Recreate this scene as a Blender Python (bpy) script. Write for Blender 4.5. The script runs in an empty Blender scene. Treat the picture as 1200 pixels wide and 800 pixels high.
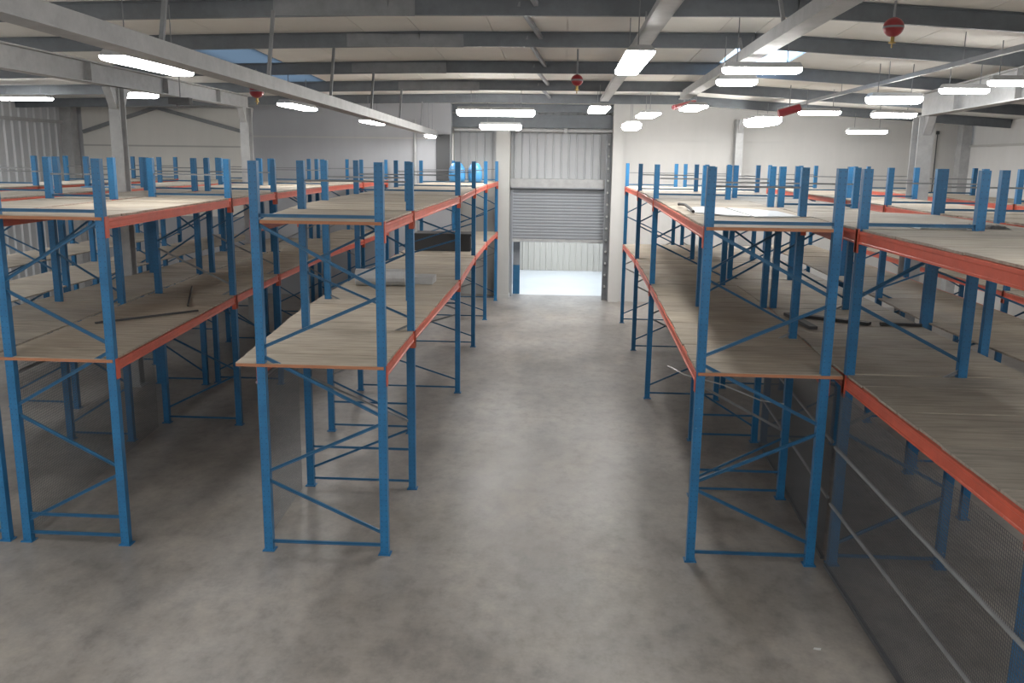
import bpy, math, random
from mathutils import Vector, Matrix
R = random.Random(7)
S = bpy.context.scene
COL = S.collection

# ------------------------------------------------------------------ camera, world, exposure
cam_d = bpy.data.cameras.new('camera'); cam = bpy.data.objects.new('camera', cam_d); COL.objects.link(cam)
cam_d.sensor_width = 36; cam_d.lens = 36 * 1035.7 / 1200; cam_d.clip_end = 200
PITCH, ROLL, YAW = math.radians(11.59), math.radians(-0.77), math.radians(-3.15)
fw = Vector((math.sin(YAW) * math.cos(PITCH), math.cos(YAW) * math.cos(PITCH), -math.sin(PITCH)))
rt = Vector((math.cos(YAW), -math.sin(YAW), 0)); up = rt.cross(fw)
c_, s_ = math.cos(ROLL), math.sin(ROLL)
rt2 = rt * c_ - up * s_; up2 = rt * s_ + up * c_
m = Matrix((rt2, up2, -fw)).transposed().to_4x4(); m.translation = (0, 0, 3.532)
cam.matrix_world = m
S.camera = cam
w = bpy.data.worlds.new('sky'); S.world = w; w.use_nodes = True
bg = w.node_tree.nodes['Background']; bg.inputs[0].default_value = (0.80, 0.90, 1.0, 1); bg.inputs[1].default_value = 6.0
S.view_settings.view_transform = 'Standard'; S.view_settings.look = 'None'
S.view_settings.gamma = 1; S.view_settings.exposure = 0.29
LAMP = 34.0

# ------------------------------------------------------------------ materials
def mat(name, col, rough=.6, metal=0.0, emit=None, estr=0):
    m = bpy.data.materials.new(name); m.use_nodes = True
    b = m.node_tree.nodes['Principled BSDF']
    b.inputs['Base Color'].default_value = (*col, 1); b.inputs['Roughness'].default_value = rough
    b.inputs['Metallic'].default_value = metal
    if emit:
        b.inputs['Emission Color'].default_value = (*emit, 1); b.inputs['Emission Strength'].default_value = estr
    return m
class NT:
    def __init__(s, m): s.t = m.node_tree; s.b = s.t.nodes['Principled BSDF']
    def n(s, typ, **k):
        x = s.t.nodes.new(typ)
        for a, v in k.items(): setattr(x, a, v)
        return x
    def l(s, a, b): s.t.links.new(a, b)
    def noise(s, vec, scale, detail=4, rough=.6):
        x = s.n('ShaderNodeTexNoise'); x.inputs['Scale'].default_value = scale; x.inputs['Detail'].default_value = detail
        x.inputs['Roughness'].default_value = rough; s.l(vec, x.inputs['Vector']); return x.outputs['Fac']
    def mapv(s, vec, scale=(1, 1, 1), rot=(0, 0, 0)):
        x = s.n('ShaderNodeMapping'); x.inputs['Scale'].default_value = scale; x.inputs['Rotation'].default_value = rot
        s.l(vec, x.inputs['Vector']); return x.outputs['Vector']
    def ramp(s, fac, stops):
        x = s.n('ShaderNodeValToRGB'); e = x.color_ramp.elements
        while len(e) < len(stops): e.new(.5)
        for q, (p, c) in zip(e, stops): q.position = p; q.color = (*c, 1)
        s.l(fac, x.inputs['Fac']); return x.outputs['Color']
    def mix(s, fac, a, b, blend='MIX'):
        x = s.n('ShaderNodeMix', data_type='RGBA', blend_type=blend)
        if isinstance(fac, float): x.inputs[0].default_value = fac
        else: s.l(fac, x.inputs[0])
        for q, v in ((6, a), (7, b)):
            if isinstance(v, tuple): x.inputs[q].default_value = (*v, 1)
            else: s.l(v, x.inputs[q])
        return x.outputs[2]
    def math(s, op, a, b=None):
        x = s.n('ShaderNodeMath', operation=op)
        for i, v in enumerate((a, b)):
            if v is None: continue
            if isinstance(v, (int, float)): x.inputs[i].default_value = v
            else: s.l(v, x.inputs[i])
        return x.outputs[0]
    def bump(s, h, strength=.2, dist=.01):
        x = s.n('ShaderNodeBump'); x.inputs['Strength'].default_value = strength; x.inputs['Distance'].default_value = dist
        s.l(h, x.inputs['Height']); s.l(x.outputs['Normal'], s.b.inputs['Normal'])
def pos(nt): return nt.n('ShaderNodeNewGeometry').outputs['Position']

def m_floor():
    m = mat('concrete floor', (.2, .2, .19), .42); nt = NT(m); p = pos(nt)
    a = nt.noise(p, .55, 6, .65); b = nt.noise(nt.mapv(p, (1.2, .6, 1)), 1.3, 6, .56); c = nt.noise(p, 28, 3, .6)
    col = nt.ramp(a, [(.3, (.178, .163, .147)), (.5, (.234, .217, .202)), (.7, (.268, .255, .244))])
    col = nt.mix(.95, col, nt.ramp(b, [(.25, (.62, .62, .63)), (.5, (.98, .98, .98)), (.75, (1.28, 1.26, 1.22))]), 'MULTIPLY')
    e = nt.noise(nt.mapv(p, (1, .7, 1)), 6, 7, .68)
    col = nt.mix(.85, col, nt.ramp(e, [(.32, (.72, .72, .73)), (.5, (1, 1, 1)), (.7, (1.2, 1.18, 1.15))]), 'MULTIPLY')
    col = nt.mix(.25, col, nt.ramp(c, [(.3, (.75, .75, .75)), (.7, (1.15, 1.15, 1.15))]), 'MULTIPLY')
    nt.l(col, nt.b.inputs['Base Color'])
    nt.l(nt.ramp(b, [(.3, (.34,) * 3), (.75, (.48,) * 3)]), nt.b.inputs['Roughness'])
    nt.bump(c, .06, .004); return m
def m_deck(name, base):
    m = mat(name, base, .75); nt = NT(m); p = pos(nt)
    a = nt.noise(nt.mapv(p, (.9, 9, 1)), 2.2, 5, .6); b = nt.noise(p, 1.1, 4, .6); c = nt.noise(nt.mapv(p, (3, 40, 1)), 2, 3, .6)
    d = tuple(x * .66 for x in base); e = tuple(min(1, x * 1.22) for x in base)
    col = nt.ramp(a, [(.28, d), (.5, base), (.75, e)])
    col = nt.mix(.6, col, nt.ramp(b, [(.3, (.66, .64, .62)), (.55, (1, 1, 1)), (.8, (1.12, 1.1, 1.06))]), 'MULTIPLY')
    col = nt.mix(.25, col, nt.ramp(c, [(.3, (.7, .7, .7)), (.7, (1.1, 1.1, 1.1))]), 'MULTIPLY')
    oi = nt.n('ShaderNodeObjectInfo').outputs['Random']
    col = nt.mix(.5, col, nt.ramp(oi, [(0, (.80, .80, .82)), (.5, (1, 1, 1)), (1, (1.08, 1.05, 1.0))]), 'MULTIPLY')
    nt.l(col, nt.b.inputs['Base Color']); nt.bump(c, .1, .003); return m
def m_paint(name, base, rough=.42, wear=(.30, .30, .31), amt=.70, holes=False):
    m = mat(name, base, rough); nt = NT(m); p = pos(nt)
    a = nt.noise(p, 5, 6, .7); b = nt.noise(p, 42, 4, .6)
    col = nt.ramp(a, [(.3, tuple(x * .82 for x in base)), (.7, tuple(x * 1.12 for x in base))])
    k = nt.ramp(b, [(amt, (0, 0, 0)), (amt + .04, (1, 1, 1))])
    col = nt.mix(k, col, wear)
    if holes:
        tc = nt.n('ShaderNodeTexCoord').outputs['Object']; sp = nt.n('ShaderNodeSeparateXYZ'); nt.l(tc, sp.inputs[0])
        zz = nt.math('SUBTRACT', nt.math('FRACT', nt.math('DIVIDE', sp.outputs['Z'], .05)), .5)
        zz = nt.math('MULTIPLY', zz, .05)
        xx = nt.math('SUBTRACT', nt.math('ABSOLUTE', sp.outputs['X']), .021)
        d2 = nt.math('ADD', nt.math('MULTIPLY', zz, zz), nt.math('MULTIPLY', xx, xx))
        hole = nt.math('LESS_THAN', d2, .0052 ** 2)
        col = nt.mix(hole, col, (.012, .07, .17))
    nt.l(col, nt.b.inputs['Base Color']); return m
def m_wall(name, base, rough=.8, amt=.3):
    m = mat(name, base, rough); nt = NT(m); p = pos(nt)
    a = nt.noise(p, .7, 5, .6); b = nt.noise(nt.mapv(p, (6, 6, .5)), 1, 4, .6)
    col = nt.mix(amt, base, nt.ramp(a, [(.3, tuple(x * .8 for x in base)), (.7, tuple(min(1, x * 1.1) for x in base))]))
    col = nt.mix(amt * .5, col, nt.ramp(b, [(.3, (.8, .8, .8)), (.7, (1.05, 1.05, 1.05))]), 'MULTIPLY')
    nt.l(col, nt.b.inputs['Base Color']); return m

M = dict(
    floor=m_floor(),
    deck=m_deck('chipboard', (.36, .315, .255)), deckgrey=m_deck('weathered chipboard', (.335, .305, .26)),
    edge=m_wall('chipboard edge', (.34, .15, .08), .8),
    blue=m_paint('blue powder coat', (.014, .128, .285), .40, (.22, .30, .38), .71, True),
    brace=m_paint('blue brace paint', (.020, .108, .22), .42, (.2, .25, .3), .70),
    galv=m_paint('galvanised brace', (.22, .23, .24), .45, (.12, .12, .12), .72),
    orange=m_paint('orange powder coat', (.53, .098, .056), .42, (.50, .30, .24), .70),
    cream=m_wall('cream wall panel', (.66, .65, .62)), white=m_wall('white plaster', (.455, .45, .44)), grey=m_wall('grey plaster', (.42, .42, .41)),
    wallshade=m_wall('shade tinted plaster', (.36, .37, .395)),  # blue grey tone carries the shade on the left far wall
    clad=m_wall('metal cladding', (.45, .465, .485), .45), cladcream=m_wall('cream cladding', (.52, .48, .42), .5),
    shutter=m_wall('shutter steel', (.24, .255, .28), .5), steel=m_paint('grey steel paint', (.21, .22, .235), .5, (.12, .12, .12), .75),
    steell=m_paint('light grey steel', (.37, .375, .38), .5, (.2, .2, .2), .76),
    purlin=m_paint('galvanised purlin', (.125, .14, .158), .5, (.1, .1, .1), .75),
    roof=m_wall('white roof liner', (.74, .725, .69), .7),
    housing=mat('lamp housing', (.45, .46, .47), .5), black=mat('black rubber', (.015, .015, .017), .6),
    dark=m_wall('dark grey sheet', (.05, .052, .056), .6), red=m_paint('red enamel', (.26, .022, .03), .35, (.2, .05, .05), .74),
    sheet=mat('white plastic sheet', (.47, .48, .48), .35), wire=mat('dark wire', (.085, .09, .10), .5),
    bluewrap=mat('blue plastic wrap', (.05, .22, .45), .35), brass=mat('brass valve', (.4, .28, .1), .4, .8),
    lamp=mat('lamp diffuser', (.9, .9, .9), .5, 0, (1.0, .985, .95), LAMP),
    wallr=m_wall('pale wall panel', (.56, .56, .555)), yard=m_wall('yard concrete', (.50, .50, .49), .55),
)
def m_sky(k):
    m = bpy.data.materials.new('translucent rooflight'); m.use_nodes = True; t = m.node_tree; t.nodes.clear()
    o = t.nodes.new('ShaderNodeOutputMaterial'); tr = t.nodes.new('ShaderNodeBsdfTranslucent'); tp = t.nodes.new('ShaderNodeBsdfTransparent'); mx = t.nodes.new('ShaderNodeMixShader')
    tr.inputs[0].default_value = (.30 * k, .34 * k, .38 * k, 1); tp.inputs[0].default_value = (.20 * k, .24 * k, .28 * k, 1); mx.inputs[0].default_value = .5
    t.links.new(tr.outputs[0], mx.inputs[1]); t.links.new(tp.outputs[0], mx.inputs[2]); t.links.new(mx.outputs[0], o.inputs[0]); return m
M['rooflight'] = m_sky(.62); M['rooflight_clear'] = m_sky(2.6)

# ------------------------------------------------------------------ mesh helpers
class MB:
    def __init__(s): s.v = []; s.f = []
    def add(s, v, f):
        o = len(s.v); s.v += [tuple(q) for q in v]; s.f += [tuple(i + o for i in q) for q in f]; return s
    def box(s, x0, x1, y0, y1, z0, z1):
        v = [(x0, y0, z0), (x1, y0, z0), (x1, y1, z0), (x0, y1, z0), (x0, y0, z1), (x1, y0, z1), (x1, y1, z1), (x0, y1, z1)]
        return s.add(v, [(3, 2, 1, 0), (4, 5, 6, 7), (0, 1, 5, 4), (1, 2, 6, 5), (2, 3, 7, 6), (3, 0, 4, 7)])
    def loft(s, a, b):
        n = len(a); f = [(i, (i + 1) % n, n + (i + 1) % n, n + i) for i in range(n)]
        return s.add(list(a) + list(b), f + [tuple(range(n))[::-1], tuple(range(n, 2 * n))])
    def sweep(s, p, q, prof, ref=(0, 0, 1)):      # profile (u,v) swept from p to q; v axis near ref
        p, q = Vector(p), Vector(q); d = (q - p).normalized(); r = Vector(ref)
        if abs(d.dot(r)) > .99: r = Vector((0, 1, 0))
        u = d.cross(r).normalized(); v = u.cross(d)
        return s.loft([p + u * a + v * b for a, b in prof], [q + u * a + v * b for a, b in prof])
    def bar(s, p, q, wd, h, ref=(0, 0, 1)):
        a, b = wd / 2, h / 2; return s.sweep(p, q, [(-a, -b), (a, -b), (a, b), (-a, b)], ref)
    def tube(s, p, q, r, n=10, ref=(0, 0, 1)):
        return s.sweep(p, q, [(r * math.cos(2 * math.pi * i / n), r * math.sin(2 * math.pi * i / n)) for i in range(n)], ref)
    def lathe(s, c, prof, n=20):
        c = Vector(c); v = []; f = []
        for r, z in prof:
            for i in range(n): a = 2 * math.pi * i / n; v.append(c + Vector((r * math.cos(a), r * math.sin(a), z)))
        for k in range(len(prof) - 1):
            for i in range(n): j = (i + 1) % n; f.append((k * n + i, k * n + j, (k + 1) * n + j, (k + 1) * n + i))
        return s.add(v, f + [tuple(range(n))[::-1], tuple(range((len(prof) - 1) * n, len(prof) * n))])
    def obj(s, name, m, parent=None, loc=None, smooth=False):
        me = bpy.data.meshes.new(name); me.from_pydata(s.v, [], s.f); me.update()
        import bmesh
        bm = bmesh.new(); bm.from_mesh(me); bmesh.ops.recalc_face_normals(bm, faces=bm.faces); bm.to_mesh(me); bm.free()
        me.materials.append(M[m])
        if smooth:
            for p in me.polygons: p.use_smooth = True
        return link(name, me, parent, loc)
def link(name, me, parent=None, loc=None):
    o = bpy.data.objects.new(name, me); COL.objects.link(o)
    if parent: o.parent = parent
    if loc: o.location = loc
    return o
def tag(o, label, cat, group=None):
    o['label'] = label; o['category'] = cat
    if group: o['group'] = group
    return o
def thing(name, label, cat, loc=(0, 0, 0), group=None):
    o = bpy.data.objects.new(name, None); COL.objects.link(o); o.location = loc; o.empty_display_size = .1
    return tag(o, label, cat, group)
def struct(o): o['kind'] = 'structure'; return o
def lerp(t, a, b): return a + (b - a) * t
def interp(tab, y):
    if y <= tab[0][0]: return tab[0][1]
    for (a, p), (b, q) in zip(tab, tab[1:]):
        if y <= b: return lerp((y - a) / (b - a), p, q)
    return tab[-1][1]

# ------------------------------------------------------------------ room shell
XL, XR, YF, YB = -12.75, 9.75, -7.0, 22.65
def zb(x, y): return 5.41 - .03 * y - .06 * max(0, x - 2.5) - .02 * max(0, -x - 2)
PH = .19
floor = struct(MB().box(XL - .3, XR + .3, YF - .3, YB, -.2, 0).obj('floor', 'floor'))
MB().box(-2.85, 1.2, YB, 23.55, -.2, 0).obj('floor_slab', 'floor', floor)
yard = struct(MB().box(-6, 6, 23.55, 29.6, -.2, -.01).obj('floor', 'yard'))

def clad(name, m, p0, p1, z0, z1, nrm, pitch=.2, depth=.03, parent=None, th=.1):
    """trapezoidal sheet from p0 to p1 (xy), ribs standing out along nrm"""
    p0, p1, n = Vector((*p0, 0)), Vector((*p1, 0)), Vector((*nrm, 0)); L = (p1 - p0).length; d = (p1 - p0) / L
    pts = []; k = 0; x = 0
    while x < L:
        for fx, h in ((0, 0), (.72, 0), (.80, 1), (.92, 1)):
            xx = min(L, x + fx * pitch); pts.append(p0 + d * xx + n * (depth * h))
        x += pitch
    pts.append(p1); pts += [p1 - n * th, p0 - n * th]
    mb = MB(); mb.loft([q + Vector((0, 0, z0)) for q in pts], [q + Vector((0, 0, z1)) for q in pts])
    return mb.obj(name, m, parent)

# far wall, right of the door: plastered panels with recessed joint
wb = struct(MB().box(1.2, XR, YB, YB + .3, 0, 5.2).obj('wall_back', 'white'))
MB().box(1.45, XR, YB - .025, YB, 4.05, 4.10).obj('ledge', 'white', wb)
MB().box(1.2, 1.46, YB - .12, YB, 0, 4.5).obj('pier', 'white', wb)
wb2 = struct(MB().box(XL, -2.85, YB, YB + .3, 0, 5.2).obj('wall_back', 'wallshade'))  # shaded stretch of wall, its shade put into the colour
MB().box(XL + .4, -8.05, YB - .03, YB - .001, 2.0, 5.1).obj('wall_panel', 'cream', wb2)
MB().box(-8.0, -2.95, YB - .02, YB, 4.02, 4.06).obj('ledge', 'grey', wb2)
MB().box(XL + .4, -8.1, YB - .045, YB - .03, 3.75, 3.79).obj('ledge', 'grey', wb2)
for a, b in (((-12.3, 4.1), (-10.35, 4.72)), ((-10.35, 4.72), (-8.15, 4.15))):
    MB().bar((a[0], YB - .1, a[1]), (b[0], YB - .1, b[1]), .06, .09).obj('wall_brace', 'steel', wb2)
MB().box(XL, -8.0, YB - .16, YB - .03, 4.72, 4.80).obj('eaves_rail', 'steell', wb2)
MB().tube((-3.75, YB - .06, 0), (-3.75, YB - .06, 4.5), .035).obj('downpipe', 'steell', wb2)
struct(MB().box(-3.22, -2.88, YB - .05, YB - .01, 3.0, 4.14).obj('trim_1', 'dark'))
MB().tube((-2.8, YB - .03, 2.8), (-2.8, YB - .03, 4.15), .02).obj('downpipe', 'white', wb2)
# recess with the shutter
Y2 = 23.4
rec = struct(clad('wall_recess', 'clad', (-2.85, Y2), (1.2, Y2), 2.95, 5.0, (0, -1), .2, .03))
MB().box(-2.85, -1.36, Y2 - .02, Y2 + .12, 0, 2.95).obj('wall_panel', 'grey', rec)
MB().box(1.09, 1.2, Y2 - .02, Y2 + .12, 0, 2.95).obj('wall_panel', 'grey', rec)
MB().box(-2.95, -2.85, YB + .3, Y2 + .1, 0, 5).obj('wall_return', 'grey', rec)
MB().box(1.2, 1.3, YB + .3, Y2 + .1, 0, 5).obj('wall_return', 'white', rec)
pil = struct(MB().box(-1.72, -1.37, 22.75, Y2 - .04, 0, 4.25).obj('trim_2', 'grey'))
MB().box(-1.74, -1.35, 22.73, Y2 - .03, 0, .1).obj('pier_foot', 'grey', pil)
struct(MB().tube((-2.8, 22.9, 4.27), (1.2, 22.9, 4.27), .04).box(-.02, .06, 22.84, 22.96, 4.21, 4.33).obj('trim_3', 'steell'))
struct(MB().box(-2.85, 1.2, 22.95, 23.2, 4.34, 4.66).obj('trim_4', 'purlin'))
# left and right walls, wall behind the viewpoint
wl = struct(clad('wall_left', 'clad', (XL, YB), (XL, YF), 0, 5.4, (1, 0), .3, .04))
MB().box(XL + .03, XL + .1, 12, YB - .3, 4.28, 4.36).obj('sheeting_rail', 'steell', wl)
MB().box(XL, XL + .3, YB - .35, YB - .05, 0, 5.0).obj('corner_column', 'steell', wl)
wr = struct(MB().box(XR, XR + .3, YF, YB, 0, 4.0).obj('wall_right', 'wallr'))
MB().box(XR + .06, XR + .3, YF, YB, 4.0, 5.3).obj('wall_panel', 'wallr', wr)
MB().box(XR - .04, XR + .1, YF, YB, 3.98, 4.03).obj('ledge', 'grey', wr)
MB().box(XR - .22, XR, YB - .3, YB, 0, 4.75).obj('corner_column', 'steell', wr)
MB().tube((9.05, YB - .03, 2.6), (9.05, YB - .03, 4.3), .012, 6).obj('cable', 'dark', wb)
MB().box(9.02, 9.08, YB - .07, YB - .01, 4.28, 4.36).obj('sensor', 'dark', wb)
wf = struct(MB().box(XL, XR, YF - .3, YF, 0, 5.8).obj('wall_front', 'white'))

# roof: liner panels between the purlins, some replaced by rooflights
PY = [-6.4, -4.0, -1.6, .8, 3.2, 5.6, 8.0, 10.3, 12.5, 15.3, 17.95, 20.5, 22.9]
roof = struct(MB().box(XL, XR, YF - .3, YF - .28, 5.2, 5.9).obj('ceiling', 'roof'))
xs = [XL, -11.75, -10.75, -9.75, -8.75, -7.75, -6.75, -5.75, -4.75, -3.75, -2.75, -2, -1, 0, 1, 2, 2.5, 3.5, 4.5, 5.5, 6.5, 7.5, 8.5, 9.5, XR + .2]
SKY = {(2.5, 12.5), (-5.75, 12.5), (-5.75, 15.3)}
for i in range(len(xs) - 1):
    xa, xb = xs[i] + .005, xs[i + 1] - .005
    cuts = [YF - .3] + [y for y in (12.5, 15.3, 17.95) if (xs[i], 12.5) in SKY or (xs[i], 15.3) in SKY] + [23.6]
    for ya, yb in zip(cuts, cuts[1:]):
        sky = (xs[i], ya) in SKY
        mb = MB(); q = [(xa, ya), (xb, ya), (xb, yb), (xa, yb)]
        mb.loft([(x, y, zb(x, y) + PH + .004) for x, y in q], [(x, y, zb(x, y) + PH + (.01 if sky else .06)) for x, y in q])
        mb.obj('rooflight' if sky else 'roof_panel', ('rooflight_clear' if xs[i] > 0 else 'rooflight') if sky else 'roof', roof)
    if i: 
        e = xs[i]; MB().loft([(e + dx, YF - .3, zb(e, YF - .3) + PH + dz) for dx, dz in ((-.05, .055), (.05, .055), (.05, .08), (-.05, .08))], [(e + dx, 23.6, zb(e, 23.6) + PH + dz) for dx, dz in ((-.05, .055), (.05, .055), (.05, .08), (-.05, .08))]).obj('joint_cover', 'roof', roof)
for k, y in enumerate(PY):
    segs = [XL, -2, 2.5, XR]; mb = MB()
    for a, b in zip(segs, segs[1:]):
        prof = [(-.0, 0), (.06, 0), (.06, .012), (.012, .012), (.012, PH - .012), (-.05, PH - .012), (-.05, PH), (0, PH)]
        mb.loft([(a, y + u, zb(a, y) + v) for u, v in prof], [(b, y + u, zb(b, y) + v) for u, v in prof])
    mb.obj('purlin', 'purlin', roof)
    if 5 < k < 11:    # diagonal anti-sag straps seen between the purlins, and sleeve joints
        y2 = PY[k + 1]
        MB().bar((-.55, y, zb(0, y) + .12), (-.35, y2, zb(0, y2) + .12), .05, .05).obj('sag_bar', 'steel', roof)
        MB().box(-3.6 + .3 * (k % 3), -2.0 + .3 * (k % 3), y - .01, y - .002, zb(-2.6, y) + .0, zb(-2.6, y) + .17).obj('purlin_sleeve', 'steel', roof)

# ------------------------------------------------------------------ steelwork under the roof
def lattice(name, label, xa, za, xb, zb_, y0, y1, n):
    t = thing(name, label, 'beam', (xa, y0, za))
    d = Vector((xb - xa, y1 - y0, zb_ - za))
    def L(v): return Vector(v)
    MB().bar((0, 0, 0), d, .15, .13).obj('chord', 'steell', t)
    MB().bar((0, 0, -.072), d + Vector((0, 0, -.072)), .20, .012).obj('flange', 'steell', t)
    for i in range(n):
        f0, f1 = (i + .15) / n, (i + .55) / n
        p = d * f0; y = y0 + d.y * f1; x = xa + d.x * f1
        top = Vector((d.x * f0, d.y * f0 + .25, zb(x, y) + .04 - za))
        if top.z - d.z * f1 < .2: continue
        MB().bar(p + Vector((0, 0, .06)), top, .035, .035).obj('strut', 'steel', t)
        if False: MB().bar(d * ((i + .8) / n) + Vector((0, 0, .06)), top, .05, .05).obj('strut', 'steell', t)
    return t
lattice('lattice_girder', 'long grey roof girder with struts running above the rack left of the aisle', -3.22, 4.385, -3.22, 4.15, 4.2, 22.4, 7)
lattice('lattice_girder', 'grey roof girder with struts running to the far wall above the right rack', 2.05, 4.78, 2.35, 4.84, 6.5, 18.4, 5)
def rafter(label, x, y0, y1, h0, h1, ztop0, ztop1, ycol):
    t = thing('portal_rafter', label, 'beam', (x, y0, 0))
    n = 8
    for i, (a, b, tw) in enumerate(((0, 0, 0),)):
        L = y1 - y0
        web = MB(); web.loft([(-.01, 0, ztop0 - h0), (.01, 0, ztop0 - h0), (.01, 0, ztop0), (-.01, 0, ztop0)],
                             [(-.01, L, ztop1 - h1), (.01, L, ztop1 - h1), (.01, L, ztop1), (-.01, L, ztop1)]); web.obj('web', 'steell', t)
        MB().bar((0, 0, ztop0), (0, L, ztop1), .2, .018).obj('flange', 'steell', t)
        MB().bar((0, 0, ztop0 - h0), (0, L, ztop1 - h1), .2, .018).obj('flange', 'steell', t)
        for f in (.18, .36, .55, .72, .88):
            h = lerp(f, h0, h1); zt = lerp(f, ztop0, ztop1)
            MB().box(-.09, .09, L * f - .006, L * f + .006, zt - h, zt).obj('stiffener', 'steell', t)
    return t
rafter('deep grey portal rafter crossing above the left racks to the far corner column', -6.6, 4.5, 18.65, .31, .235, 4.815, 4.755, 13)
rafter('deep grey portal rafter crossing above the right hand racks', 6.0, 4, 15.72, .52, .36, 5.07, 4.70, 15.6)
def column(label, x, y, ztop, wd=.2, dp=.28):
    t = thing('steel_column', label, 'column', (x, y, 0))
    prof = [(-wd / 2, -dp / 2), (wd / 2, -dp / 2), (wd / 2, -dp / 2 + .02), (.01, -dp / 2 + .02), (.01, dp / 2 - .02), (wd / 2, dp / 2 - .02), (wd / 2, dp / 2), (-wd / 2, dp / 2), (-wd / 2, dp / 2 - .02), (-.01, dp / 2 - .02), (-.01, -dp / 2 + .02), (-wd / 2, -dp / 2 + .02)]
    MB().loft([(a, b, 0.02) for a, b in prof], [(a, b, ztop) for a, b in prof]).obj('shaft', 'steell', t)
    MB().box(-wd * .75, wd * .75, -dp * .75, dp * .75, 0, .02).obj('base_plate', 'steell', t)
    for s in (-1, 1):
        MB().loft([(-.06, s * dp / 2, ztop - .3), (.06, s * dp / 2, ztop - .3), (.06, s * dp / 2, ztop), (-.06, s * dp / 2, ztop)],
                  [(-.06, s * (dp / 2 + .02), ztop - .3), (.06, s * (dp / 2 + .02), ztop - .3), (.06, s * (dp / 2 + .20), ztop), (-.06, s * (dp / 2 + .20), ztop)]).obj('haunch', 'steell', t)
    return t
column('grey steel column rising from the left racks under the deep rafter', -6.6, 13.1, 4.49, .17, .18)
column('light grey steel column rising from the right hand racks under the rafter', 6.0, 15.6, 4.33, .26, .30)
column('grey steel column at the far end of the deep left rafter', -6.6, 18.5, 4.52, .18, .24)
column('slim pale column against the white far wall behind the right racks', 4.25, 22.42, 4.55, .18, .2)
tr = thing('cable_tray', 'narrow grey cable tray hanging under the roof above the aisle', 'cable tray', (.86, 7, 0))
MB().box(-.09, .09, 0, 14.0, 4.84, 4.855).obj('tray_bed', 'steell', tr)
for s in (-1, 1): MB().box(s * .09 - .006, s * .09 + .006, 0, 14.0, 4.84, 4.90).obj('tray_side', 'steell', tr)
for y in (1.0, 3.3, 5.5, 8.3, 10.9, 13.5): MB().tube((0, y, 4.85), (0, y, zb(.9, 7 + y) + .05), .008, 6).obj('hanger_rod', 'steel', tr)
rl = thing('conduit_rail', 'thin dark conduit rail hung on rods left of the right hand rafter', 'conduit', (4.6, 5, 0))
MB().bar((0, 0, 4.735), (0, 15, 4.68), .05, .055).obj('rail', 'steel', rl)
for y in (3.2, 6.0, 8.4, 10.6): MB().tube((0, y, 4.735 - .0037 * y), (0, y, zb(4.6, 5 + y) + .1), .006, 6).obj('hanger_rod', 'steel', rl)

# ------------------------------------------------------------------ door and passage outside
d = struct(MB().box(-1.36, 1.12, 23.0, 23.36, 2.83, 3.07).obj('door_1', 'steell'))
MB().box(-1.36, 1.12, 22.985, 23.0, 2.83, 2.86).obj('hood_lip', 'shutter', d)
zs = 1.52
while zs < 2.86:
    MB().loft([(-1.32, 23.2, zs), (-1.32, 23.192, zs + .012), (-1.32, 23.187, zs + .038), (-1.32, 23.192, zs + .066), (-1.32, 23.2, zs + .076), (-1.32, 23.215, zs + .038)],
              [(1.08, 23.2, zs), (1.08, 23.192, zs + .012), (1.08, 23.187, zs + .038), (1.08, 23.192, zs + .066), (1.08, 23.2, zs + .076), (1.08, 23.215, zs + .038)]).obj('slat', 'shutter', d)
    zs += .0785
MB().box(-1.33, 1.09, 23.17, 23.23, 1.44, 1.52).box(.7, 1.0, 23.15, 23.17, 1.46, 1.50).obj('bottom_bar', 'steell', d)
MB().box(-1.36, -1.30, 23.12, 23.28, 0, 2.83).obj('guide', 'shutter', d)
MB().box(1.07, 1.13, 23.12, 23.28, 0, 2.83).obj('guide', 'shutter', d)
gr = thing('perforated_channel', 'tall dark perforated steel channel standing right of the roller shutter', 'channel', (1.12, 22.86, 0))
MB().box(-.07, -.055, -.06, .06, 0, 4.2).box(.055, .07, -.06, .06, 0, 4.2).box(-.07, .07, .045, .06, 0, 4.2).obj('channel', 'steel', gr)
for k in range(13): MB().lathe((0, .0, .35 + k * .3), [(.001, -.03), (.025, -.02), (.025, .02), (.001, .03)], 10).obj('roller', 'sheet', gr)
struct(clad('wall_yard', 'cladcream', (-1.43, 29), (1.37, 29), 0, 4.6, (0, -1), .19, .03))
struct(clad('wall_yard_left', 'clad', (-1.43, 23.56), (-1.43, 29), 0, 3.2, (1, 0), .19, .02))
struct(MB().box(1.34, 1.44, 23.56, 29, 0, 3.2).obj('wall_yard_right', 'clad'))
jp = thing('jamb_panel', 'narrow panel, grey above and blue below, at the left jamb of the shutter opening', 'panel', (-1.21, 23.66, 0))
MB().box(-.09, .09, -.04, .04, 0, .78).obj('lower_panel', 'brace', jp); MB().box(-.09, .09, -.04, .04, .78, 1.6).obj('upper_panel', 'steel', jp)

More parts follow.
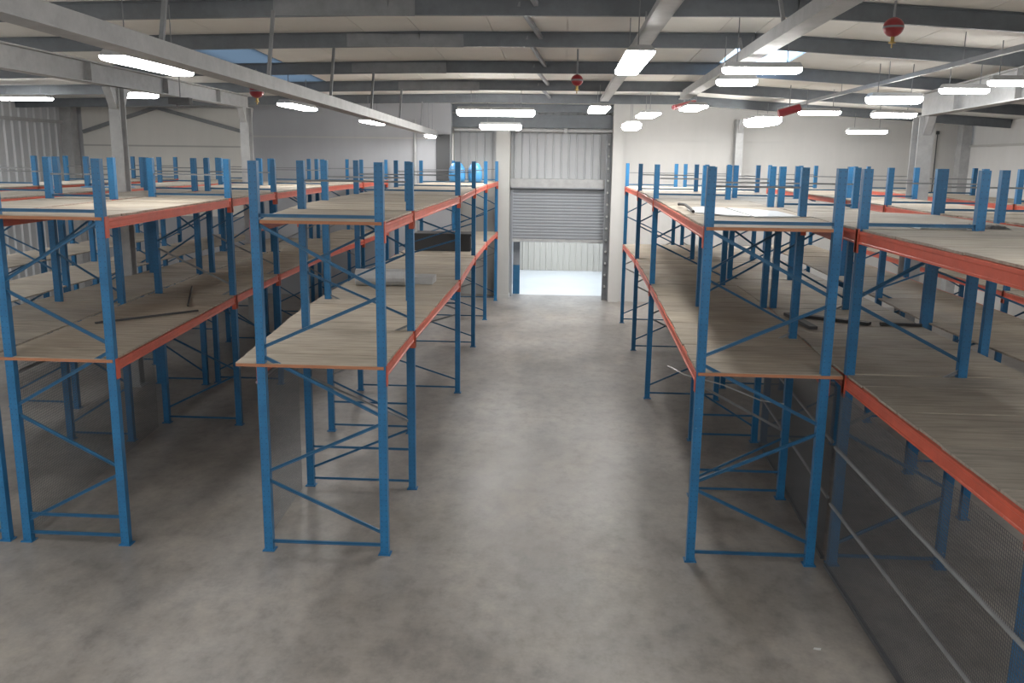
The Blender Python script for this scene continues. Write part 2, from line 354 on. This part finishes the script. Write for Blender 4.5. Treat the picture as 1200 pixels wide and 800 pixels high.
# ------------------------------------------------------------------ racks
HP, PW, PD = 3.5, .075, .064
D1, D2 = 1.760, 3.010
def post_prof(sy):     # open channel, lips turned in, opening towards sy
    a, b, t = PW / 2, PD / 2, .006
    pts = [(-a, -b), (a, -b), (a, b), (a - .018, b), (a - .018, b - t), (a - t, b - t), (a - t, -b + t), (-a + t, -b + t), (-a + t, b - t), (-a + .018, b - t), (-a + .018, b), (-a, b)]
    return [(x, y * sy) for x, y in pts]
_pm = {}
def post_mesh(h):
    if h not in _pm:
        o = MB().loft([(a, b, .008) for a, b in post_prof(1)], [(a, b, h) for a, b in post_prof(1)]).obj('post', 'blue'); _pm[h] = o.data; bpy.data.objects.remove(o)
    return _pm[h]
def bp_mesh():
    if 'bp' not in _pm:
        mb = MB().box(-.055, .055, -.052, .052, 0, .008).lathe((.045, -.043, .008), [(.007, 0), (.007, .008)], 8).lathe((-.045, -.043, .008), [(.007, 0), (.007, .008)], 8)
        o = mb.obj('base_plate', 'blue'); _pm['bp'] = o.data; bpy.data.objects.remove(o)
    return _pm['bp']
def post(root, x, y, h=HP):
    p = link('post', post_mesh(h), root, Vector((x, y, 0)) - root.location)
    link('base_plate', bp_mesh(), p); return p
CP = [(-.019, -.012), (.019, -.012), (.019, .012), (.013, .012), (.013, -.006), (-.013, -.006), (-.013, .012), (-.019, .012)]
def brace(root, p, q, m='brace', name='brace', k=1.0):
    mb = MB(); mb.sweep(Vector(p) - root.location, Vector(q) - root.location, [(a * k, b * k) for a, b in CP], (0, -1, 0)); return mb.obj(name, m, root)
ZN = [2.965, 2.40, 1.86, 1.27, .72, .17]
def braces(root, y, xl, xr, start='l', rails=(3.075, .09), gl=(), skip=()):
    k = .76 if y < 8 else .62
    a, b = xl + .03, xr - .03; left = start == 'l'
    for i in range(5):
        if i in skip: left = not left; continue
        x0, x1 = (a, b) if left else (b, a)
        z0 = ZN[i] - (.045 if i else 0); z1 = ZN[i + 1] + .045
        brace(root, (x0, y - .012, z0), (x1, y - .012, z1), 'galv' if i in gl else 'brace', k=k); left = not left
    for z in rails: brace(root, (a, y - .01, z), (b, y - .01, z), 'galv' if y > 8 and z > 3.2 else 'brace', name='cross_bar', k=k if z < 3.2 else k * .8)
def beam(root, x0, y0, x1, y1, ztop, side, h=.088):
    """orange step beam; side = +1 faces +x, -1 faces -x"""
    o = root.location; p = Vector((x0 + side * .012, y0 + .037, ztop)) - o; q = Vector((x1 + side * .012, y1 - .037, ztop)) - o
    a = .026
    prof = [(-a, -h), (a, -h), (a, -h + .014), (a - .005, -h + .018), (a - .005, -.03), (a, -.024), (a, 0), (-a, 0)]
    if side < 0: prof = [(-u, v) for u, v in prof]
    b = MB().sweep(p, q, prof).obj('shelf_beam', 'orange', root)
    for e, s in ((p, 1), (q, -1)):
        MB().box(e.x + side * .03 - .003, e.x + side * .03 + .003, e.y - s * .06, e.y + s * .005, e.z - h - .075, e.z + .02).box(
            e.x - .02, e.x + side * .03, e.y - s * .002, e.y + s * .004, e.z - h - .075, e.z + .02).obj('end_plate', 'orange', b)
    return b
def deck(root, le, ri, y0, y1, z, m='deck', step=.4, front=False, warp=.006):
    n = max(1, round((y1 - y0) / step)); o = root.location
    for i in range(n):
        ya, yb_ = lerp(i / n, y0, y1) + .003, lerp((i + 1) / n, y0, y1) - .003
        jz = R.uniform(-.0015, .0025); jx = R.uniform(-.008, .008)
        q = [(interp(le, ya) + jx, ya), (interp(ri, ya) + jx * .4, ya), (interp(ri, yb_) + jx * .4, yb_), (interp(le, yb_) + jx, yb_)]
        MB().loft([Vector((x, y, z - .018 + jz)) - o for x, y in q], [Vector((x, y, z + jz)) - o for x, y in q]).obj('shelf_board', m, root)
    if front:
        a, b = interp(le, y0), interp(ri, y0)
        MB().box(a - o.x, b - o.x, y0 - .012 - o.y, y0 - .002 - o.y, z - .03 - o.z, z - .004 - o.z).obj('edge_strip', 'edge', root)
def rack(label, frames, ledge, redge, decks, lrow=None, rrow=None, gl=(), deckm='deck', deckz=(D1, D2), ledge1=None, redge1=None, nobeam=(), bh=.088):
    """frames: (y, xl, xr, start, rails); lrow/rrow: indices of frames joined by beams"""
    f0 = frames[0]
    root = thing('shelving_rack', label, 'rack', ((f0[1] + f0[2]) / 2, f0[0], 0), 'rows of blue and orange pallet racking')
    for k, (y, xl, xr, st, rails) in enumerate(frames):
        for x in (xl, xr): post(root, x, y)
        braces(root, y, xl, xr, st, rails, gl if k else ())
    lrow = lrow or range(len(frames)); rrow = rrow or range(len(frames))
    for row, c, s in ((list(lrow), 1, -1), (list(rrow), 2, 1)):
        for i, j in zip(row, row[1:]):
            for z in deckz:
                if (s, z) in nobeam: continue
                beam(root, frames[i][c], frames[i][0], frames[j][c], frames[j][0], z - .02, s, bh)
    for k, (y0, y1) in enumerate(decks):
        for z in deckz: deck(root, (z == D1 and ledge1) or ledge, (z == D1 and redge1) or redge, y0, y1, z, deckm, front=(k == 0))
    return root
U = (3.05, 3.30, .09); UF = (3.045, .09)
ra = rack('blue rack with orange beams and board decks lining the left side of the central aisle',
    [(7.44, -2.611, -1.542, 'l', UF), (9.08, -2.69, -1.566, 'r', (3.30, .45, .09)), (11.06, -2.975, -1.93, 'l', (3.30, .40, .09)), (13.17, -3.07, -1.556, 'l', (3.075, 3.30, 1.40, .09)),
     (16.61, -3.12, -1.664, 'l', U), (19.56, -3.12, -1.699, 'l', U), (22.35, -2.75, -1.668, 'l', U)],
    [(7.4, -2.56), (8.0, -2.68), (10, -2.98), (13, -3.11), (20, -3.12), (22.4, -2.8)], [(7.4, -1.52), (9, -1.54), (13.2, -1.54), (16.6, -1.64), (19.6, -1.675), (22.4, -1.65)],
    [(7.41, 13.13), (13.15, 16.6), (16.62, 19.55), (19.57, 22.36)], lrow=[0, 1, 2, 3, 4, 5, 6], rrow=[0, 1, 3, 4, 5, 6], gl=(2, 3), ledge1=[(7.4, -2.83), (10.3, -3.10), (13, -3.12), (20, -3.12), (22.4, -2.8)])
rb = rack('blue rack with white sheets on top lining the right side of the central aisle',
    [(7.54, 1.225, 2.285, 'l', UF), (9.15, 1.475, 2.41, 'r', (3.30, .30, .09)), (11.12, 1.735, 2.54, 'l', (3.30, .35, .09)), (13.15, 1.351, 2.385, 'r', (3.075, 3.30, .09)),
     (16.66, 1.41, 2.43, 'r', U), (19.58, 1.376, 2.42, 'r', U)],
    [(7.5, 1.20), (13.15, 1.33), (16.6, 1.39), (19.6, 1.355)], [(7.5, 2.24), (7.95, 2.44), (8.1, 2.45), (9.2, 2.50), (11.1, 2.605), (13.9, 2.57), (19.6, 2.57)],
    [(7.51, 13.12), (13.16, 16.64), (16.68, 19.6)], lrow=[0, 3, 4, 5], rrow=[0, 1, 2, 3, 4, 5], gl=(2, 3), redge1=[(7.5, 2.43), (8.1, 2.45), (9.2, 2.50), (11.1, 2.605), (13.9, 2.57), (19.6, 2.57)])
rc = rack('blue rack with orange beams second from the central aisle on its left side',
    [(7.44, -4.895, -3.962, 'r', (3.055, .27, .09)), (11.2, -5.262, -4.27, 'r', U), (13.4, -5.42, -4.40, 'r', U), (16.6, -5.50, -4.50, 'l', U), (19.6, -5.45, -4.45, 'l', U), (22.2, -5.4, -4.42, 'l', U)],
    [(7.4, -5.02), (11.2, -5.33), (13.4, -5.48), (16.6, -5.55), (22, -5.45)], [(7.4, -3.94), (11.2, -4.25), (13.4, -4.38), (16.6, -4.48), (22.2, -4.4)],
    [(7.41, 11.18), (11.22, 13.38), (13.42, 16.58), (16.62, 19.58), (19.62, 22.2)], gl=(1, 2), ledge1=[(7.4, -5.045), (10.4, -5.305), (13.2, -5.505), (22, -5.56)], nobeam=((-1, D1),))
rd = rack('blue rack with orange beams third from the central aisle on its left side',
    [(7.44, -6.05, -5.10, 'l', (3.075, .27, .09)), (10.4, -6.15, -5.36, 'r', U), (13.25, -6.30, -5.56, 'l', U), (16.5, -6.42, -5.66, 'l', U), (19.6, -6.45, -5.62, 'l', U)],
    [(7.4, -6.1), (13.2, -6.34), (19.6, -6.48)], [(7.4, -5.09), (10.4, -5.37), (13.2, -5.56), (19.6, -5.6)],
    [(7.41, 10.38), (10.42, 13.23), (13.27, 16.48), (16.52, 19.6)], deckm='deckgrey', nobeam=((1, D1), (-1, D1)), ledge1=[(7.4, -6.4), (8.4, -6.46), (13.2, -6.47), (20, -6.5)])
re_ = rack('blue rack with orange beams fourth from the central aisle at the far left',
    [(8.4, -7.55, -6.62, 'l', U), (11.75, -7.75, -6.82, 'r', U), (14.5, -7.9, -6.95, 'r', U), (17.3, -7.95, -6.99, 'l', U), (20.2, -7.92, -6.97, 'l', U)],
    [(8.4, -7.6), (14.5, -7.95), (20, -7.97)], [(8.4, -6.6), (11.7, -6.80), (14.5, -6.93), (20, -6.95)], [(8.4, 11.73), (11.77, 14.48), (14.52, 17.28), (17.32, 20.2)], deckm='deckgrey', nobeam=((1, D1), (-1, D1)))
rf = rack('blue rack with orange beams in front of the ribbed wall, farthest left of all',
    [(11.9, -9.75, -8.75, 'l', U), (14.6, -9.9, -8.85, 'r', U), (17.4, -9.9, -8.9, 'l', U), (20.2, -9.9, -8.9, 'l', U)],
    [(11, -9.8), (20, -9.95)], [(11, -8.73), (20, -8.88)], [(11.9, 14.58), (14.62, 17.38), (17.42, 20.2)], deckm='deckgrey', nobeam=((1, D1), (-1, D1)))
# right hand racks: the one beside the mesh runs towards the viewer
rg = rack('blue rack with wide grey decks and orange beams behind the wire mesh, nearest right',
    [(4.44, 2.5, 3.44, 'r', UF), (7.57, 2.5, 3.44, 'r', UF), (11.12, 2.66, 3.55, 'r', U), (13.9, 2.62, 3.55, 'l', U), (16.7, 2.62, 3.55, 'l', U), (19.6, 2.62, 3.55, 'l', U)],
    [(4.4, 2.485), (7.6, 2.485), (8.2, 2.47), (9.2, 2.52), (11.1, 2.625), (13.9, 2.585), (19.6, 2.585)], [(4.4, 4.06), (10.0, 4.06), (10.3, 3.58), (19.6, 3.58)],
    [(2.2, 4.42), (4.46, 7.55), (7.59, 11.1), (11.14, 13.88), (13.92, 16.68), (16.72, 19.6)], deckm='deckgrey', gl=(2,), bh=.104, redge1=[(4.4, 4.06), (10.0, 4.06), (12.2, 4.14), (19.6, 4.1)])
post(rg, 4.16, 8.75); post(rg, 4.11, 10.1); post(rg, 4.1, 6.2)
beam(rg, 4.12, 6.2, 4.16, 8.75, D2 - .02, 1)
for z in (D1, D2):
    beam(rg, 2.5, 1.6, 2.5, 4.44, z - .02, -1)
rh = rack('blue rack with orange beams second from the mesh on the right, beside the rafter column',
    [(6.6, 4.46, 5.4, 'l', U), (10.3, 4.24, 5.5, 'r', U), (12.2, 4.33, 5.55, 'l', U), (14.6, 4.55, 5.58, 'l', U), (17.6, 4.55, 5.58, 'l', U), (20.2, 4.55, 5.55, 'l', U)],
    [(6, 4.45), (10.3, 4.23), (12.2, 4.31), (20, 4.53)], [(6, 5.42), (20, 5.6)], [(6.6, 10.28), (10.32, 12.18), (12.22, 14.58), (14.62, 17.58), (17.62, 20.2)], nobeam=((-1, D1),))
ri_ = rack('blue rack with orange beams farthest right, in front of the pale right wall',
    [(10.4, 6.45, 7.45, 'l', U), (13.2, 6.5, 7.5, 'r', U), (16.9, 6.55, 7.5, 'l', U), (19.8, 6.55, 7.5, 'l', U)],
    [(10, 6.43), (20, 6.53)], [(10, 7.5), (20, 7.53)], [(10.4, 13.18), (13.22, 16.88), (16.92, 19.8)])

# ------------------------------------------------------------------ wire mesh panels behind the lower bays
def mesh_panel(label, p, q, z0, z1, rails=(1.12, .60), pitch=.022, foot=True):
    p, q = Vector((*p, 0)), Vector((*q, 0)); d = q - p; L = d.length
    t = thing('mesh_panel', label, 'wire mesh', p); mb = MB(); n = int(L / pitch); r = .0023
    for i in range(n + 1):
        a = d * (i / n); mb.bar(a + Vector((0, 0, z0)), a + Vector((0, 0, z1)), r, r)
    k = int((z1 - z0) / pitch)
    for i in range(k + 1):
        z = Vector((0, 0, lerp(i / k, z0, z1))); mb.bar(z, d + z, r, r)
    o = mb.obj('wires', 'wire', t); o['kind'] = 'stuff'
    for z in rails: MB().tube(Vector((0, 0, z)), d + Vector((0, 0, z)), .016, 8).obj('rail', 'galv', t)
    if foot: MB().bar(Vector((0, 0, .02)), d + Vector((0, 0, .02)), .03, .03).obj('bottom_rail', 'wire', t)
    return t
mesh_panel('dark wire mesh along the near right rack with two slanting rails', (2.42, 7.5), (2.42, 3.2), .02, 1.62)
mesh_panel('dark wire mesh between the two back to back racks on the right', (2.59, 11.0), (2.44, 7.66), .02, 1.62)
mesh_panel('dark wire mesh at the rear of the left aisle rack', (-2.77, 9.0), (-2.70, 7.55), .0, 1.62, (1.55,), .026, False)
mesh_panel('dark wire mesh at the rear of the second rack on the left', (-5.30, 11.0), (-4.98, 7.55), .0, 1.62, (1.55,), .026, False)

# ------------------------------------------------------------------ lamps
_lm = {}
def lamp_mesh(L, W):
    key = (L, W)
    if key in _lm: return _lm[key]
    # housing: tapered tray; diffuser: shallow rounded box below; both along local Y
    h = MB().loft([(-W / 2, -L / 2, 0), (W / 2, -L / 2, 0), (W / 2, L / 2, 0), (-W / 2, L / 2, 0)], [(-W * .35, -L / 2 + .03, .06), (W * .35, -L / 2 + .03, .06), (W * .35, L / 2 - .03, .06), (-W * .35, L / 2 - .03, .06)]).obj('housing', 'housing')
    a, b = W / 2 - .008, L / 2 - .01
    dm = MB(); rings = []
    k = max(1, W / .2) if L < 1 or L == 1.6 else .8  # some diffusers thickened so their shape imitates lamp glow
    for f, z in ((1, 0), (1, -.03 * k), (.9, -.05 * k), (.7, -.062 * k)):
        rings.append([(-a * f, -b + (1 - f) * .12, z), (a * f, -b + (1 - f) * .12, z), (a * f, b - (1 - f) * .12, z), (-a * f, b - (1 - f) * .12, z)])
    for r0, r1 in zip(rings, rings[1:]): dm.add(r0 + r1, [(i, (i + 1) % 4, 4 + (i + 1) % 4, 4 + i) for i in range(4)])
    dm.add(rings[-1], [(3, 2, 1, 0)])
    dd = dm.obj('diffuser', 'lamp')
    _lm[key] = (h.data, dd.data); bpy.data.objects.remove(h); bpy.data.objects.remove(dd); return _lm[key]
def lamp(label, x, y, z, L, W, along='y', tilt=0, group=None):
    t = thing('ceiling_lamp', label, 'lamp', (x, y, z), group)
    t.rotation_euler = (0, tilt, 0 if along == 'y' else math.pi / 2)
    h, dd = lamp_mesh(L, W); link('housing', h, t); link('diffuser', dd, t)
    zt = zb(x, y) + .1 - z
    for s in (-1, 1): MB().tube((0, s * L * .32, .06), (0, s * L * .32, max(.1, zt)), .006, 6).obj('hanger', 'steel', t)
    return t
PX = dict(f=1035.7)
def at(px, py, y):      # real place of a lamp hung at distance y, measured from its place in the photograph
    c, s = math.cos(ROLL), math.sin(ROLL); a, b = px - 600, py - 400
    X = c * a + s * b; Yv = -s * a + c * b
    v = rt * X + fw * PX['f'] - up * Yv; t = y / v.y
    return v.x * t, y, 3.532 + v.z * t
LS = [
 ('long bright ceiling lamp under the left roof girder, nearest the viewer', 168, 87, 9.6, 1.7, .26, 'y'),
 ('second bright ceiling lamp along the left roof girder', 342, 131, 16.4, 1.7, .26, 'y'),
 ('third ceiling lamp along the left roof girder, small with distance', 430, 147, 20.2, 1.5, .3, 'y'),
 ('faintest and farthest ceiling lamp along the left girder above the dark opening', 498, 161, 21.6, .9, .16, 'y'),
 ('wide bright ceiling lamp above the aisle under the cable tray', 733, 69, 10.4, 2.1, .30, 'y'),
 ('smaller ceiling lamp further along the same tray above the aisle', 694, 125, 18.2, 1.8, .40, 'y'),
 ('small ceiling lamp nearest the shutter on the right of the aisle', 733, 142, 20.8, .8, .4, 'y'),
 ('ceiling lamp right of the tray lamps in front of the white wall', 752, 130, 19.4, 1.5, .42, 'y'),
 ('ceiling lamp beside the red hanging unit at the end of the right girder', 805, 120, 17.6, 1.2, .40, 'y'),
 ('ceiling lamp in front of the slim pale column on the far wall', 886, 131, 20.3, 1.6, .5, 'y'),
 ('long white ceiling lamp crossing beneath the rooflight right of the girder', 884, 72, 10.6, .88, .2, 'x'),
 ('shorter white ceiling lamp directly behind the one beneath the rooflight', 855, 87, 12.2, .52, .22, 'x'),
 ('white ceiling lamp above the right racks, right of the slim column', 953, 121, 17.0, .74, .2, 'x'),
 ('large bright ceiling lamp beside the right hand steel column', 1040, 102, 13.6, .74, .30, 'x'),
 ('ceiling lamp hung just below and behind the large bright one by the column', 1040, 121, 17.5, .78, .26, 'x'),
 ('lowest hanging ceiling lamp in front of the white far wall', 1009, 142, 20.5, .85, .22, 'x'),
 ('ceiling lamp just right of the right hand steel column', 1122, 90, 12.6, .62, .17, 'x'),
 ('ceiling lamp at the right edge of the view', 1182, 79, 11.3, .62, .14, 'x'),
 ('wide glaring ceiling lamp in front of the cladding above the shutter', 574, 130, 18.6, 1.6, .36, 'x'),
 ('smaller glaring ceiling lamp directly below the wide one above the shutter', 580, 147, 20.6, .95, .34, 'x'),
 ('ceiling lamp right behind the left steel column', 153, 121, 17.2, .74, .30, 'x'),
 ('thin ceiling lamp at the left edge in front of the ribbed wall', 20, 130, 17.5, 1.1, .26, 'x')]
for lab, px, py, y, L, W, al in LS:
    x, y, z = at(px, py, y); lamp(lab, x, y, z, L, W, al)
COLN = ['far left', 'left', 'left of the middle', 'middle', 'right of the middle', 'right', 'far right']
ROWN = ['by the end wall', 'before the end wall', 'behind the viewer', 'above the viewer', 'ahead of the viewer']
for i, x in enumerate((-10.5, -7.0, -4.6, -1.0, 2.6, 5.0, 7.8)):  # unseen lamps added to brighten the near floor and lower decks
    for j, y in enumerate((-6.0, -3.9, -1.6, 1.0, 4.0)):
        if j == 4 and i == 3: continue
        lamp('added fill lamp out of view, %s, %s column' % (ROWN[j], COLN[i]), x, y, 4.72, 1.5, .22, 'y', 0, 'added fill lamps beyond the view')

for lab, x, y in (('outermost left, near row', -11.6, 7.0), ('outermost left, far row', -11.6, 10.8), ('left of the view, near row', -9.4, 7.0), ('left of the view, far row', -9.4, 10.0),
                  ('outermost left, beside the ribbed wall', -11.9, 13.4), ('outermost left, last by the ribbed wall', -12.1, 15.9), ('left of the view, beyond the far row', -9.6, 12.6), ('right of the view, near row', 8.3, 7.0), ('right of the view, far row', 8.3, 10.0)):
    lamp('added fill lamp out of view, ' + lab, x, y, 4.72, 1.5, .26, 'y', 0, 'added fill lamps beyond the view')  # unseen side lamps, added to brighten the outer bays

# ------------------------------------------------------------------ small things
def extinguisher(label, px, py, y, r):
    x, y, z = at(px, py, y); t = thing('hanging_extinguisher', label, 'extinguisher', (x, y, z))
    MB().lathe((0, 0, 0), [(r * math.cos(a) + .001, r * .95 * math.sin(a)) for a in [(-90 + 15 * k) * math.pi / 180 for k in range(13)]], 20).obj('vessel', 'red', t, smooth=True)
    MB().lathe((0, 0, -r * .9), [(.02, 0), (.02, -.05), (.035, -.055), (.035, -.065), (.008, -.07), (.008, -.11)], 12).obj('nozzle', 'brass', t)
    MB().tube((0, 0, r * .9), (0, 0, zb(x, y) + .08 - z), .012, 8).obj('hanger', 'steel', t)
    MB().lathe((0, 0, -.01), [(r * 1.01, 0), (r * 1.01, .02)], 20).obj('clamp_ring', 'steel', t)
extinguisher('round red extinguisher hanging from the roof left of the tray lamp', 668, 92, 13.2, .085)
extinguisher('round red extinguisher hanging near the top right under the roof', 1037, 20, 9.6, .10)
extinguisher('small red extinguisher hanging above the dim right corner', 1113, 99, 16.0, .09)
extinguisher('red extinguisher hanging left, in front of the far left corner column', 293, 115, 15.2, .12)
def pipe_unit(label, p, q, r, m):
    p, q = Vector(p), Vector(q); t = thing('hanging_unit', label, 'roof unit', p)
    MB().tube((0, 0, 0), q - p, r, 14).obj('body', m, t); MB().tube((q - p) * .98, (q - p) * 1.06, r * .75, 14).obj('nozzle', 'steel', t)
    MB().tube((q - p) * .5, (q - p) * .5 + Vector((0, 0, zb(p.x, p.y) + .06 - (q.z + p.z) / 2 )), .01, 6).obj('hanger', 'steel', t)
pipe_unit('red tubular unit hung under the roof left of a lamp over the right rack', at(782, 121, 18.9), at(806, 114, 19.6), .05, 'red')
pipe_unit('red tubular unit hung left of the lamp by the slim column', at(905, 125, 16.5), at(930, 117, 16.5), .07, 'red')
x, y, z = at(204, 129, 12.5); t = thing('hanging_box', 'small black box hung under the left rafter in front of the wall braces', 'box', (x, y, z))
MB().box(-.15, .15, -.06, .06, -.045, .045).obj('casing', 'dark', t); MB().tube((-.05, 0, -.075), (-.05, 0, -.045), .015, 8).obj('stub', 'dark', t); MB().tube((0, 0, .05), (0, 0, zb(x, y) + .05 - z), .008, 6).obj('hanger', 'steel', t)

def slab(name, label, cat, pts, z, th, m, group=None):
    c = Vector((sum(p[0] for p in pts) / len(pts), sum(p[1] for p in pts) / len(pts), z))
    o = MB().loft([(p[0] - c.x, p[1] - c.y, 0) for p in pts], [(p[0] - c.x, p[1] - c.y, th) for p in pts]).obj(name, m, None, c)
    return tag(o, label, cat, group)
zt = D2 + .003
slab('plastic_sheet', 'left white plastic sheet lying on top of the right aisle rack', 'sheet', [(1.64, 8.96), (1.85, 8.9), (1.86, 10.5), (1.56, 10.6), (1.39, 10.1), (1.36, 9.5)], zt, .012, 'sheet')
slab('plastic_sheet', 'right white plastic sheet lying on top of the right aisle rack', 'sheet', [(1.88, 8.85), (2.34, 8.95), (2.34, 9.9), (1.90, 10.5)], zt, .012, 'sheet')
def hose(name, label, cat, pts, r, m):
    mb = MB()
    for a, b in zip(pts, pts[1:]): mb.tube(a, b, r, 8)
    return tag(mb.obj(name, m), label, cat)
hose('rubber_strip', 'black rubber strip curled at the left edge of the white sheets', 'strip', [(1.40, 10.9, zt + .02), (1.36, 10.6, zt + .04), (1.38, 10.2, zt + .05), (1.36, 9.6, zt + .035), (1.33, 9.2, zt + .03)], .016, 'black')
def crumple(name, label, m, x0, x1, y0, y1, z, h):
    n, k = 16, 6; v = []; f = []
    for j in range(k):
        for i in range(n):
            e = 0 if i in (0, n - 1) or j in (0, k - 1) else R.uniform(.2, 1)
            v.append((lerp(i / (n - 1), x0, x1), lerp(j / (k - 1), y0, y1) + R.uniform(-.02, .02), z + e * h))
    for j in range(k - 1):
        for i in range(n - 1): a = j * n + i; f.append((a, a + 1, a + n + 1, a + n))
    b = len(v); v += [(p[0], p[1], z - .002) for p in v]; f += [tuple(q + b for q in g[::-1]) for g in f]
    mb = MB(); mb.add(v, f); return mb.obj(name, m)
tag(crumple('plastic_film', 'crumpled white plastic film lying on the near right upper deck', 'sheet', 2.98, 3.40, 7.62, 7.85, zt + .002, .035), 'crumpled white plastic film lying on the near right upper deck', 'plastic film')
tag(crumple('plastic_film', '', 'dark', 3.46, 3.80, 7.75, 7.98, zt + .002, .03), 'crumpled dark film beside the white one on the near right deck', 'plastic film')
z1 = D1 + .003
tag(MB().bar((2.86, 10.45, z1 + .02), (3.48, 10.0, z1 + .02), .10, .035).obj('rubber_strip', 'black'), 'long flat black strip lying across the lower deck of the right racks', 'strip')
tag(MB().bar((2.70, 10.55, z1 + .02), (2.76, 9.65, z1 + .02), .09, .035).obj('steel_profile', 'dark'), 'dark profile lying lengthwise beside the long black strip on the right lower deck', 'profile')
tag(MB().bar((3.6, 10.02, z1 + .02), (4.04, 9.98, z1 + .02), .05, .03).obj('rubber_strip', 'black'), 'short black strip lying at the edge of the wide right lower deck', 'strip')
bx = thing('storage_crate', 'dark grey crate lying on the far lower deck of the left aisle rack', 'crate', (-2.35, 17.6, z1))
MB().box(-.55, .55, -.3, .3, 0, .30).box(-.57, .57, -.32, .32, .30, .34).obj('crate_body', 'dark', bx)
MB().box(.56, .60, -.25, .25, .06, .28).obj('end_panel', 'sheet', bx)
tag(MB().tube((-2.9, 12.3, z1 + .12), (-2.2, 12.35, z1 + .12), .12, 16).obj('foil_roll', 'steell'), 'grey roll of foil lying on the lower deck of the left aisle rack', 'roll')
slab('foil_sheet', 'grey sheet lying behind the foil roll on the left lower deck', 'sheet', [(-2.95, 12.55), (-1.85, 12.55), (-1.85, 12.95), (-2.95, 12.95)], z1, .10, 'steell')
for k, (x, y, r) in enumerate(((-2.5, 21.0, .20), (-2.08, 21.05, .17))):
    mb = MB(); mb.lathe((0, 0, 0), [(r * .85, 0), (r, .1), (r * .95, .3), (r * .6, .42), (.01, .45)], 12)
    tag(mb.obj('wrapped_bundle', 'bluewrap', None, (x, y, D2 + .003), True), ('larger', 'smaller')[k] + ' blue plastic wrapped bundle on top of the far end of the left rack', 'bundle')
for k, (a, b) in enumerate((((-8.6, 13.9), (-7.95, 13.9)), )):
    slab('plastic_sheet', 'pale blue sheet lying on top of the far left racks', 'sheet', [(-7.75, 14.0), (-7.0, 14.0), (-7.0, 14.3), (-7.75, 14.3)], D2 + .003, .015, 'bluewrap')
tag(MB().tube((-5.05, 11.75, z1 + .015), (-4.45, 10.2, z1 + .015), .012, 8).obj('steel_rod', 'black'), 'thin black rod lying on the lower deck of the second left rack', 'rod')
tag(MB().bar((-4.95, 9.0, z1 + .012), (-4.2, 9.9, z1 + .012), .02, .02).obj('steel_rod', 'dark'), 'dark square rod lying nearer on the lower deck of the second left rack', 'rod')
hose('loose_wire', 'pale loose wire sagging below the deck of the right aisle rack', 'wire', [(1.15, 9.2, 1.42), (1.3, 9.0, 1.38), (1.7, 9.0, 1.28), (2.1, 9.02, 1.12), (2.35, 9.05, 1.08)], .007, 'sheet')
tag(MB().loft([(-.03, 0, 0), (.02, -.01, 0), (.03, .015, 0), (-.02, .02, 0)], [(-.03, 0, .004), (.02, -.01, .004), (.03, .015, .004), (-.02, .02, .004)]).obj('paper_scrap', 'sheet', None, (1.97, 6.1, 0)), 'tiny white paper scrap on the floor in front of the right rack', 'scrap')
